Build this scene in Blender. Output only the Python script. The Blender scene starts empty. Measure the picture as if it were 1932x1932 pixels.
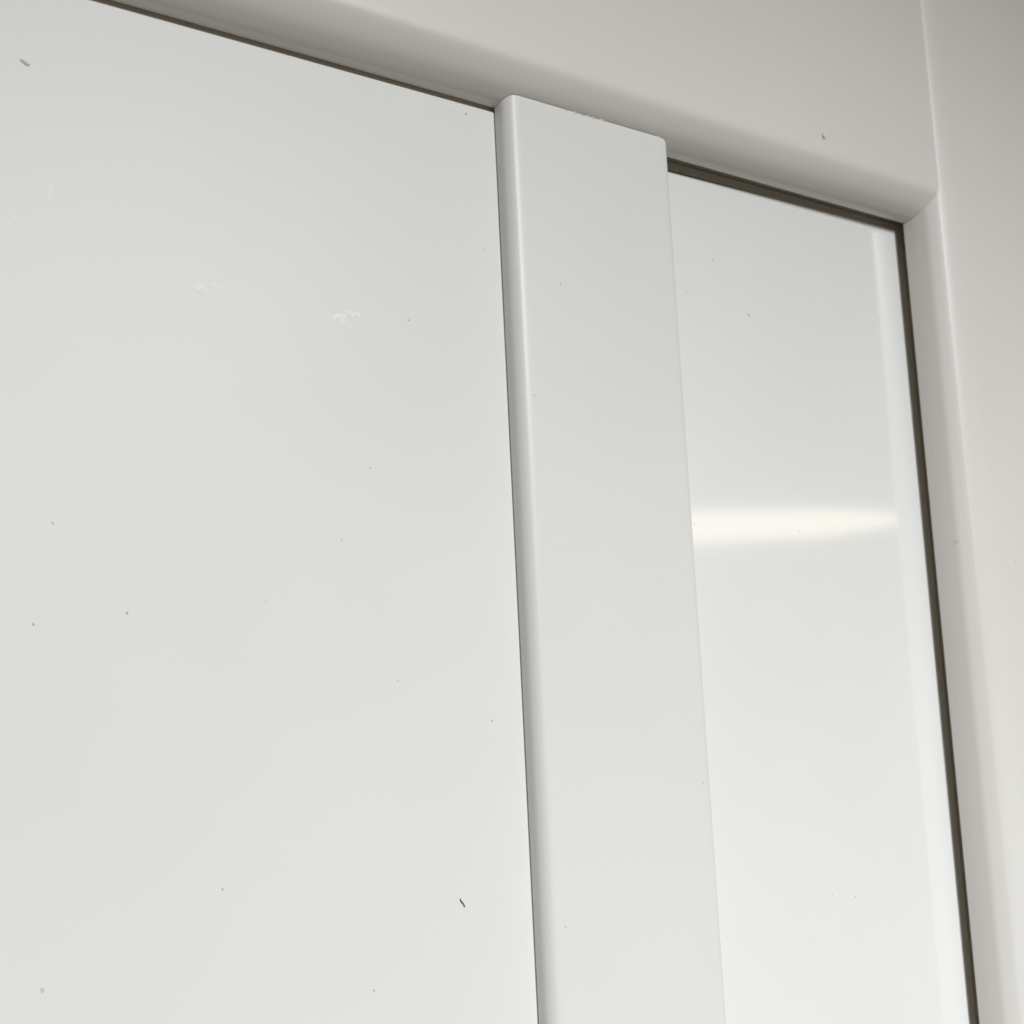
import bpy, math, random
import numpy as np
from mathutils import Vector, Matrix

sc = bpy.context.scene
C = sc.collection
S = 0.30            # metres per modelling unit (mullion-to-stile distance)
H = 1.95            # height of the rail's lower edge above the floor

def W(x, y, z):     # modelling units -> metres
    return Vector((x * S, y * S, H + z * S))

# ------------------------------------------------------------------ camera
CR = ((0.84271, -0.53623, -0.04796), (0.01882, 0.11837, -0.99279), (0.53804, 0.83573, 0.10984))
CP = W(-0.77413, -1.19933, -0.78211)
cd = bpy.data.cameras.new('camera')
cam = bpy.data.objects.new('camera', cd)
C.objects.link(cam)
right, down, fwd = (Vector(v).normalized() for v in CR)
m = Matrix((right, -down, -fwd)).transposed().to_4x4()
m.translation = CP
cam.matrix_world = m
cd.sensor_width = 36.0
cd.lens = 36.0 * 1852 / 1932
cd.clip_start = 0.01
cd.clip_end = 50
cd.dof.use_dof = True
cd.dof.focus_distance = 0.43
cd.dof.aperture_fstop = 13.0
sc.camera = cam

# ------------------------------------------------------------------ ambient room light
wd = bpy.data.worlds.new('World')
sc.world = wd
wd.use_nodes = True
bg = wd.node_tree.nodes['Background']
bg.inputs['Color'].default_value = (1.0, 0.87, 0.72, 1)
bg.inputs['Strength'].default_value = 0.12

def look(o, target, roll=0.0):
    d = (Vector(target) - o.location).normalized()
    o.rotation_euler = d.to_track_quat('-Z', 'Y').to_euler()

# unseen ceiling lamp, high in front: its cone is shaped to darken the top
kd = bpy.data.lights.new('room_lamp', 'SPOT')
kd.energy = 655
kd.color = (0.975, 1.0, 1.0)
kd.spot_size = math.radians(78)
kd.spot_blend = 1.0
kd.shadow_soft_size = 0.35
key = bpy.data.objects.new('room_lamp', kd)
C.objects.link(key)
key.location = (0.28, -3.0, H + 1.09)
look(key, (0.05, 0.0, H - 2.385))

# long lamp across the room whose reflection shows in the glossy panel
def img_ray(u, v):                       # u, v in a 1932 px wide picture
    return (right * (u - 966) + down * (v - 966) + fwd * 1852).normalized()
def mirrored(u, v, ydist):
    d = img_ray(u, v)
    yp = 0.023 * S
    hit = CP + d * ((yp - CP.y) / d.y)
    r = Vector((d.x, -d.y, d.z))
    return hit + r * ((-ydist - hit.y) / r.y)
a = mirrored(1290, 996, 2.0)
zax = (a - W(0.6, 0, -0.5)).normalized()
def mirrored_on_lamp(u, v):              # same, on the plane of the lamp's face
    p0, p1 = mirrored(u, v, 1.0), mirrored(u, v, 3.0)
    return p0 + (p1 - p0) * ((a - p0).dot(zax) / (p1 - p0).dot(zax))
b = mirrored_on_lamp(1712, 979)
tl = bpy.data.lights.new('tube_lamp', 'AREA')
tl.shape = 'ELLIPSE'
tube = bpy.data.objects.new('tube_lamp', tl)
C.objects.link(tube)
tube.location = a
xax = (b - a).normalized()
yax = zax.cross(xax)
mm = Matrix((xax, yax, zax)).transposed().to_4x4(); mm.translation = a
tube.matrix_world = mm
tl.size = 2 * (b - a).length
tl.size_y = 0.106
tl.color = (1.0, 0.90, 0.66)
tl.energy = 1.27 * tl.size / 1.7

sc.view_settings.view_transform = 'Standard'
sc.view_settings.look = 'None'
sc.view_settings.exposure = 0.0
sc.view_settings.gamma = 1.0

# ------------------------------------------------------------------ materials
def paint(name, col, rough, bump=0.02, grain=900.0, specks=0.0, spec=0.5, wave=0.0):
    mt = bpy.data.materials.new(name)
    mt.use_nodes = True
    nt = mt.node_tree
    N, L = nt.nodes, nt.links
    p = N['Principled BSDF']
    p.inputs['Roughness'].default_value = rough
    p.inputs['Specular IOR Level'].default_value = spec
    tc = N.new('ShaderNodeTexCoord')
    # faint large-scale mottling of the lacquer
    n1 = N.new('ShaderNodeTexNoise'); n1.inputs['Scale'].default_value = 9.0
    n1.inputs['Detail'].default_value = 3.0
    L.new(tc.outputs['Object'], n1.inputs['Vector'])
    r1 = N.new('ShaderNodeMapRange')
    r1.inputs['To Min'].default_value = 0.985; r1.inputs['To Max'].default_value = 1.012
    r1.inputs['From Min'].default_value = 0.3; r1.inputs['From Max'].default_value = 0.7
    L.new(n1.outputs['Fac'], r1.inputs['Value'])
    mul = N.new('ShaderNodeVectorMath'); mul.operation = 'SCALE'
    mul.inputs[0].default_value = col
    L.new(r1.outputs['Result'], mul.inputs['Scale'])
    out = mul.outputs['Vector']
    if specks:
        v = N.new('ShaderNodeTexVoronoi'); v.inputs['Scale'].default_value = 95.0
        L.new(tc.outputs['Object'], v.inputs['Vector'])
        sep = N.new('ShaderNodeSeparateColor'); L.new(v.outputs['Color'], sep.inputs['Color'])
        gate = N.new('ShaderNodeMapRange')             # few cells, each with its own size
        gate.inputs['From Min'].default_value = 1.0 - specks; gate.inputs['From Max'].default_value = 1.0
        gate.inputs['To Min'].default_value = 0.0; gate.inputs['To Max'].default_value = 0.065
        L.new(sep.outputs['Red'], gate.inputs['Value'])
        lt = N.new('ShaderNodeMath'); lt.operation = 'LESS_THAN'
        L.new(v.outputs['Distance'], lt.inputs[0]); L.new(gate.outputs['Result'], lt.inputs[1])
        k = N.new('ShaderNodeMath'); k.operation = 'MULTIPLY'; k.inputs[1].default_value = 0.45
        L.new(lt.outputs[0], k.inputs[0])
        mx = N.new('ShaderNodeMix'); mx.data_type = 'RGBA'
        L.new(k.outputs[0], mx.inputs['Factor'])
        L.new(out, mx.inputs['A'])
        mx.inputs['B'].default_value = (0.16, 0.145, 0.12, 1)
        out = mx.outputs['Result']
    L.new(out, p.inputs['Base Color'])
    n2 = N.new('ShaderNodeTexNoise'); n2.inputs['Scale'].default_value = grain
    n2.inputs['Detail'].default_value = 2.0
    L.new(tc.outputs['Object'], n2.inputs['Vector'])
    bp = N.new('ShaderNodeBump'); bp.inputs['Strength'].default_value = bump
    bp.inputs['Distance'].default_value = 0.0006
    L.new(n2.outputs['Fac'], bp.inputs['Height'])
    nrm = bp.outputs['Normal']
    if wave:
        n3 = N.new('ShaderNodeTexNoise'); n3.inputs['Scale'].default_value = 22.0
        n3.inputs['Detail'].default_value = 1.0
        L.new(tc.outputs['Object'], n3.inputs['Vector'])
        b2 = N.new('ShaderNodeBump'); b2.inputs['Strength'].default_value = wave
        b2.inputs['Distance'].default_value = 0.002
        L.new(n3.outputs['Fac'], b2.inputs['Height']); L.new(nrm, b2.inputs['Normal'])
        nrm = b2.outputs['Normal']
    L.new(nrm, p.inputs['Normal'])
    return mt

WHITE = (0.80, 0.80, 0.795)
M_frame = paint('satin_white_frame', (0.80, 0.785, 0.755), 0.40, bump=0.10, grain=1100, specks=0.02)
M_mull = paint('satin_white_mullion', (0.80, 0.802, 0.797), 0.42, bump=0.10, grain=1100, specks=0.05)
M_panel = paint('satin_white_panel', WHITE, 0.5, bump=0.03, specks=0.05)
M_gloss = paint('gloss_white_panel', (0.893, 0.895, 0.89), 0.085, bump=0.006, grain=500, specks=0.05, spec=1.0, wave=0.02)
M_edge = paint('raw_board_edge', (0.80, 0.75, 0.63), 0.8, bump=0.4, grain=400)
M_dark = paint('dark_recess', (0.10, 0.09, 0.075), 0.85, bump=0.2)
M_scuff = paint('chalky_scuff', (0.95, 0.95, 0.94), 0.9, bump=0.3)
M_nib = paint('paint_nib', (0.60, 0.58, 0.54), 0.5)
M_speck = paint('dirt_speck', (0.36, 0.34, 0.30), 0.7)
M_fibre = paint('lint_fibre', (0.12, 0.12, 0.11), 0.8)

# ------------------------------------------------------------------ helpers
def empty(name, loc):
    o = bpy.data.objects.new(name, None); C.objects.link(o); o.location = loc
    return o
WLOC = {}                        # world position of every part (nothing is rotated)
def mesh_obj(name, verts, faces, mat, parent=None, smooth=False, origin=None):
    me = bpy.data.meshes.new(name)
    o0 = Vector(origin) if origin is not None else Vector((0, 0, 0))
    me.from_pydata([tuple(Vector(v) - o0) for v in verts], [], faces)
    me.validate(); me.update()
    import bmesh
    bm = bmesh.new(); bm.from_mesh(me)
    bmesh.ops.recalc_face_normals(bm, faces=bm.faces)
    bm.to_mesh(me); bm.free()
    me.materials.append(mat)
    if smooth:
        me.polygons.foreach_set('use_smooth', [True] * len(me.polygons))
        try:
            me.set_sharp_from_angle(angle=math.radians(28))
        except Exception:
            pass
        flat = [pl_.index for pl_ in me.polygons if pl_.normal.y < -0.99995]
        for i_ in flat:                       # true flat fronts keep their own normal
            me.polygons[i_].use_smooth = False
    ob = bpy.data.objects.new(name, me)
    C.objects.link(ob)
    ob.location = o0
    if parent is not None:
        ob.parent = parent
        ob.location = o0 - WLOC.get(parent.name, Vector((0, 0, 0)))
    WLOC[ob.name] = o0
    return ob
def spline(pts, n=8):               # Catmull-Rom through (depth, inset) points
    P = [pts[0]] + list(pts) + [pts[-1]]
    out = []
    for i in range(1, len(P) - 2):
        p0, p1, p2, p3 = (np.array(P[i + k], float) for k in (-1, 0, 1, 2))
        for t in np.linspace(0, 1, n, endpoint=False):
            out.append(tuple(.5 * ((2 * p1) + (p2 - p0) * t + (2 * p0 - 5 * p1 + 4 * p2 - p3) * t * t
                                   + (3 * p1 - p0 - 3 * p2 + p3) * t ** 3)))
    out.append(tuple(pts[-1]))
    return out

# rounded edges as (depth towards the viewer, inset from the inner edge), modelling units
RAIL = spline([(0.0, 0.0), (0.016, 0.0028), (0.031, 0.0112), (0.0415, 0.0200), (0.0510, 0.0320), (0.0585, 0.0450), (0.0613, 0.0545), (0.0620, 0.0650)])
STILE = spline([(0.0, 0.0), (0.016, 0.0050), (0.030, 0.0109), (0.0415, 0.0170), (0.0510, 0.0263), (0.0585, 0.0351), (0.0615, 0.0400), (0.0655, 0.0500), (0.0690, 0.0630), (0.0715, 0.0800), (0.0725, 0.1000)])
def at_depth(prof, d):
    ds = [q[0] for q in prof]; xs = [q[1] for q in prof]
    return float(np.interp(d, ds, xs))

# ------------------------------------------------------------------ cupboard front
ZB = -H / S                      # floor level in modelling units
cup = empty('cupboard', (0, 0, 0))
cup['label'] = 'white painted cupboard front with rounded frame, flat mullion and two recessed panels'
cup['category'] = 'cupboard'
bpy.context.view_layer.update()

# top rail with its header face: profile swept along X, right end coped to the stile
XL, ZT, BK = -1.45, 1.05, 0.10
prof = [(-BK, 0.09), (-0.0006, 0.09), (-0.0006, 0.0)] + RAIL[1:] + [(0.062, 0.12), (0.062, ZT), (-BK, ZT)]
v, f = [], []
n = len(prof)
for d, z in prof:
    v.append(W(XL, -d, z))
for d, z in prof:
    v.append(W(1.0 + at_depth(STILE, max(d, 0)) - 0.0012, -d, z))
for i in range(n):
    j = (i + 1) % n
    f.append((i, j, n + j, n + i))
f.append(tuple(range(n))); f.append(tuple(range(2 * n - 1, n - 1, -1)))
rail = mesh_obj('top_rail', v, f, M_frame, cup, smooth=True, origin=W(0, 0, 0))
rail['label'] = 'wide top rail with shaded rounded lower edge'

# side stile, slightly prouder than the rail, running up past it
XR = 2.25
prof = [(-BK, 0.09), (-0.0006, 0.09), (-0.0006, 0.0)] + STILE[1:] + [(0.0725, 0.30), (0.0725, XR - 1), (-BK, XR - 1)]
v, f = [], []
n = len(prof)
for z in (ZB, ZT):
    for d, x in prof:
        v.append(W(1 + x, -d, z))
for i in range(n):
    j = (i + 1) % n
    f.append((i, j, n + j, n + i))
f.append(tuple(range(n))); f.append(tuple(range(2 * n - 1, n - 1, -1)))
stile = mesh_obj('side_stile', v, f, M_frame, cup, smooth=True, origin=W(1, 0, 0))
stile['label'] = 'broad side stile with rounded inner edge running past the rail'

# mullion: rounded both sides, top coped over the rail's rounded edge
TM, MW = 0.031, 0.334
ROUND = [(0.0, 0.0028), (0.0008, 0.0026)] + spline([(0.0022, 0.0), (0.016, 0.0022), (0.0235, 0.0065), (0.0285, 0.0128), (0.0305, 0.0195), (0.0310, 0.0275)], 6)
v, f = [], []
n = len(ROUND)
rng = random.Random(4)
for d, x in ROUND:
    zt = at_depth(RAIL, d) - 0.0010
    for xx in (x, MW - x):
        v.append(W(xx, -d - 0.0005, ZB)); v.append(W(xx, -d - 0.0005, zt))
for i in range(n - 1):
    a_, b_ = 4 * i, 4 * (i + 1)
    f.append((a_, b_, b_ + 1, a_ + 1))
    f.append((a_ + 2, a_ + 3, b_ + 3, b_ + 2))
    f.append((a_ + 1, b_ + 1, b_ + 3, a_ + 3))
    f.append((a_, a_ + 2, b_ + 2, b_))
t = 4 * (n - 1)
f.append((t, t + 2, t + 3, t + 1))
f.append((0, 1, 3, 2))
mull = mesh_obj('mullion', v, f, M_mull, cup, smooth=True, origin=W(MW / 2, 0, 0))
mull['label'] = 'flat vertical mullion with rounded edges scribed to the rail'

# panels: slabs with a small rounded rim
def slab(name, x0, x1, z0, z1, yf, th, r, mat, tilt=0.0):
    v, f = [], []
    rings = [(0.0, th), (0.0, r)] + [(r - r * math.cos(q), r - r * math.sin(q)) for q in (math.radians(k) for k in (22, 45, 68))] + [(r, 0.0)]
    for ins, dy in rings:
        zt0 = z1 + tilt * (x0 - x1)
        for (x, z) in ((x0 + ins, z0 + ins), (x1 - ins, z0 + ins), (x1 - ins, z1 - ins), (x0 + ins, zt0 - ins)):
            v.append(W(x, yf + dy, z))
    for i in range(len(rings) - 1):
        for k in range(4):
            l = (k + 1) % 4
            f.append((4 * i + k, 4 * i + l, 4 * (i + 1) + l, 4 * (i + 1) + k))
    e = 4 * (len(rings) - 1)
    f.append((e, e + 1, e + 2, e + 3)); f.append((3, 2, 1, 0))
    return mesh_obj(name, v, f, mat, cup, smooth=True, origin=W((x0 + x1) / 2, yf, z1))
pl = slab('panel', XL, 0.15, ZB, -0.0062, 0.0005, 0.022, 0.0035, M_panel)
pl['label'] = 'wide satin white panel with faint scuffs'
pr = slab('panel', 0.19, 1.0100, ZB, -0.0025, 0.023, 0.05, 0.0050, M_gloss, tilt=0.0126)
pr['label'] = 'narrow glossy white panel reflecting a lamp'

# raw board edges seen in the gaps, and an added dark sheet behind that stops light leaking in
def box(name, x0, x1, y0, y1, z0, z1, mat, parent=cup):
    vs = [W(x, y, z) for x in (x0, x1) for y in (y0, y1) for z in (z0, z1)]
    fs = [(0, 1, 3, 2), (4, 6, 7, 5), (0, 4, 5, 1), (2, 3, 7, 6), (0, 2, 6, 4), (1, 5, 7, 3)]
    return mesh_obj(name, vs, fs, mat, parent, origin=W((x0 + x1) / 2, y0, z0))
box('rebate_strip', XL, 0.14, 0.008, 0.030, -0.0045, 0.089, M_edge)
box('rebate_strip', 1.0125, 1.0420, 0.036, 0.070, ZB, -0.0015, M_edge)
box('rebate_strip', 1.0485, 1.089, 0.036, 0.070, ZB, 0.089, M_edge)
box('rebate_strip', 0.16, 1.0470, 0.036, 0.070, -0.0010, 0.0150, M_edge)
box('rebate_strip', 0.15, 1.0470, 0.037, 0.070, 0.0185, 0.089, M_edge)
box('light_block', XL, XR - 0.01, 0.105, 0.13, ZB, ZT, M_dark)

# ------------------------------------------------------------------ small marks on the surfaces
def on_plane(u, v, y):               # picture position -> modelling coordinates on a plane
    d = img_ray(u, v)
    q = CP + d * ((y * S - CP.y) / d.y)
    return Vector((q.x / S, y, (q.z - H) / S))
def blob(name, c, rx, rz, h, mat, parent, ang=0.0, seed=0, n=9):
    """low irregular bump lying on a front face; c in modelling units, sizes in mm"""
    rg = random.Random(seed)
    ca, sa = math.cos(ang), math.sin(ang)
    v, f = [], []
    o = W(*c)
    for s, hh in ((1.0, -0.05), (0.75, 0.6), (0.4, 0.95)):
        for k in range(n):
            t = 2 * math.pi * k / n
            w = s * rg.uniform(0.72, 1.15)
            x, z = rx * w * math.cos(t), rz * w * math.sin(t)
            v.append(o + Vector(((x * ca - z * sa), -h * hh, (x * sa + z * ca))) * 0.001)
    v.append(o + Vector((0, -h, 0)) * 0.001)
    for i in range(2):
        for k in range(n):
            l = (k + 1) % n
            f.append((i * n + k, i * n + l, (i + 1) * n + l, (i + 1) * n + k))
    for k in range(n):
        f.append((2 * n + k, 2 * n + (k + 1) % n, 3 * n))
    return mesh_obj(name, v, f, mat, parent, smooth=True, origin=o)

YP, YG, YM, YH, YS = 0.0005, 0.023, -0.0315, -0.062, -0.0725
blob('paint_nib', on_plane(47, 118, YP), 2.2, 0.8, 0.35, M_nib, pl, -0.5, 1)
blob('paint_nib', on_plane(1555, 255, YH), 1.9, 2.6, 0.9, M_frame, rail, 0.2, 2)
blob('paint_nib', on_plane(1553, 257, YH - 0.0005), 0.9, 1.9, 0.6, M_nib, rail, 0.3, 12)
for i, (u, w_, y, r, par) in enumerate([
        (1058, 535, YM, 0.42, mull), (1067, 1749, YM, 0.30, mull), (1008, 746, YM, 0.25, mull),
        (1413, 595, YG, 0.45, pr), (1345, 490, YG, 0.28, pr), (1296, 552, YG, 0.28, pr), (1310, 988, YG, 0.30, pr),
        (1570, 1690, YG, 0.32, pr), (1527, 1773, YG, 0.25, pr), (1658, 604, YG, 0.35, pr), (1370, 520, YG, 0.25, pr),
        (240, 1157, YP, 0.36, pl), (420, 1678, YP, 0.34, pl), (706, 1869, YP, 0.34, pl), (63, 1178, YP, 0.28, pl),
        (699, 883, YP, 0.25, pl), (502, 1135, YP, 0.25, pl), (645, 1018, YP, 0.25, pl), (80, 1868, YP, 0.6, pl),
        (879, 215, YP, 0.34, pl), (850, 210, YP, 0.25, pl), (915, 468, YP, 0.30, pl), (751, 1285, YP, 0.22, pl),
        (928, 1360, YP, 0.28, pl), (771, 604, YP, 0.26, pl), (1832, 1005, YS, 0.55, stile), (1916, 1060, YS, 0.4, stile)]):
    blob('dirt_speck', on_plane(u, w_, y), r * (0.8 + 0.15 * (i % 4)), r * (1.1 + 0.25 * (i % 5)), 0.10, M_speck if r < 0.5 else M_nib, par, 0.3 * (i % 5 - 2), i)

# small chips along the scribed top edge of the mullion
for i, (u, w_) in enumerate([(1068, 208), (1086, 213), (1098, 217), (1110, 219), (1121, 223), (1136, 226), (1243, 258)]):
    blob('edge_chip', on_plane(u, w_, YM), 0.9 + 0.5 * (i % 3), 0.5 + 0.25 * (i % 2), 0.10, M_nib, mull, -0.2, 60 + i, 7)
# chalky scuffs: clusters of small flakes
def scuff(u, v, ln, wd_, ang, k, seed):
    rg = random.Random(seed)
    c0 = on_plane(u, v, YP - 0.0001)
    for i in range(k):
        t, q = rg.gauss(0, 0.5), rg.gauss(0, 0.6)
        dx = (t * ln * math.cos(ang) - q * wd_ * math.sin(ang)) * 0.001 / S
        dz = (t * ln * math.sin(ang) + q * wd_ * math.cos(ang)) * 0.001 / S
        blob('scuff_mark', (c0.x + dx, c0.y, c0.z + dz), rg.uniform(0.3, 1.0), rg.uniform(0.3, 0.9), 0.06, M_scuff, pl, rg.uniform(0, 3), seed * 31 + i, 7)
scuff(378, 543, 2.8, 1.5, -0.9, 22, 1)
scuff(406, 540, 2.8, 1.0, 0.0, 12, 2)
scuff(640, 598, 2.6, 1.6, -0.8, 22, 3)
scuff(668, 594, 2.6, 1.2, 0.1, 7, 4)
scuff(16, 420, 1.6, 0.7, 1.0, 10, 5)
def streak(pts, wd_):
    v, f = [], []
    ps = [on_plane(u, w_, YP - 0.0001) for u, w_ in pts]
    rg = random.Random(9)
    for i, q in enumerate(ps):
        ww = wd_ * rg.uniform(0.5, 1.2) * 0.001 / S
        for sx, yy in ((-1, 0.0002), (0, -0.00015), (1, 0.0002)):
            v.append(W(q.x + sx * ww, q.y + yy, q.z))
    for i in range(len(ps) - 1):
        for k in (0, 1):
            f.append((3 * i + k, 3 * i + k + 1, 3 * i + k + 4, 3 * i + k + 3))
    return mesh_obj('scuff_mark', v, f, M_scuff, pl, smooth=True, origin=W(*ps[0]))
streak([(110, 316), (106, 321), (102, 327), (99, 333), (97, 342), (96, 350), (95, 360), (95, 372), (94, 380)], 0.95)

# lint fibre stuck to the wide panel: a thin curled tube
pts = [(869, 1695), (869.5, 1699), (871.5, 1702), (874, 1704.5), (876, 1708), (877.2, 1711.5)]
P = [W(*on_plane(u, w_, YP - 0.0012)) for u, w_ in pts]
v, f = [], []
for i, q in enumerate(P):
    tdir = (P[min(i + 1, len(P) - 1)] - P[max(i - 1, 0)]).normalized()
    sd = Vector((0, -1, 0)).cross(tdir).normalized(); up = tdir.cross(sd)
    r = 0.00024 * (0.6 if i in (0, len(P) - 1) else 1)
    for k in range(6):
        t = k * math.pi / 3
        v.append(q + sd * r * math.cos(t) + up * r * math.sin(t))
for i in range(len(P) - 1):
    for k in range(6):
        l = (k + 1) % 6
        f.append((6 * i + k, 6 * i + l, 6 * i + 6 + l, 6 * i + 6 + k))
f.append(tuple(range(6))); f.append(tuple(range(6 * len(P) - 1, 6 * len(P) - 7, -1)))
fib = mesh_obj('lint_fibre', v, f, M_fibre, None, smooth=True, origin=P[0])
fib['label'] = 'short dark curled fibre stuck to the wide white panel'
fib['category'] = 'fibre'
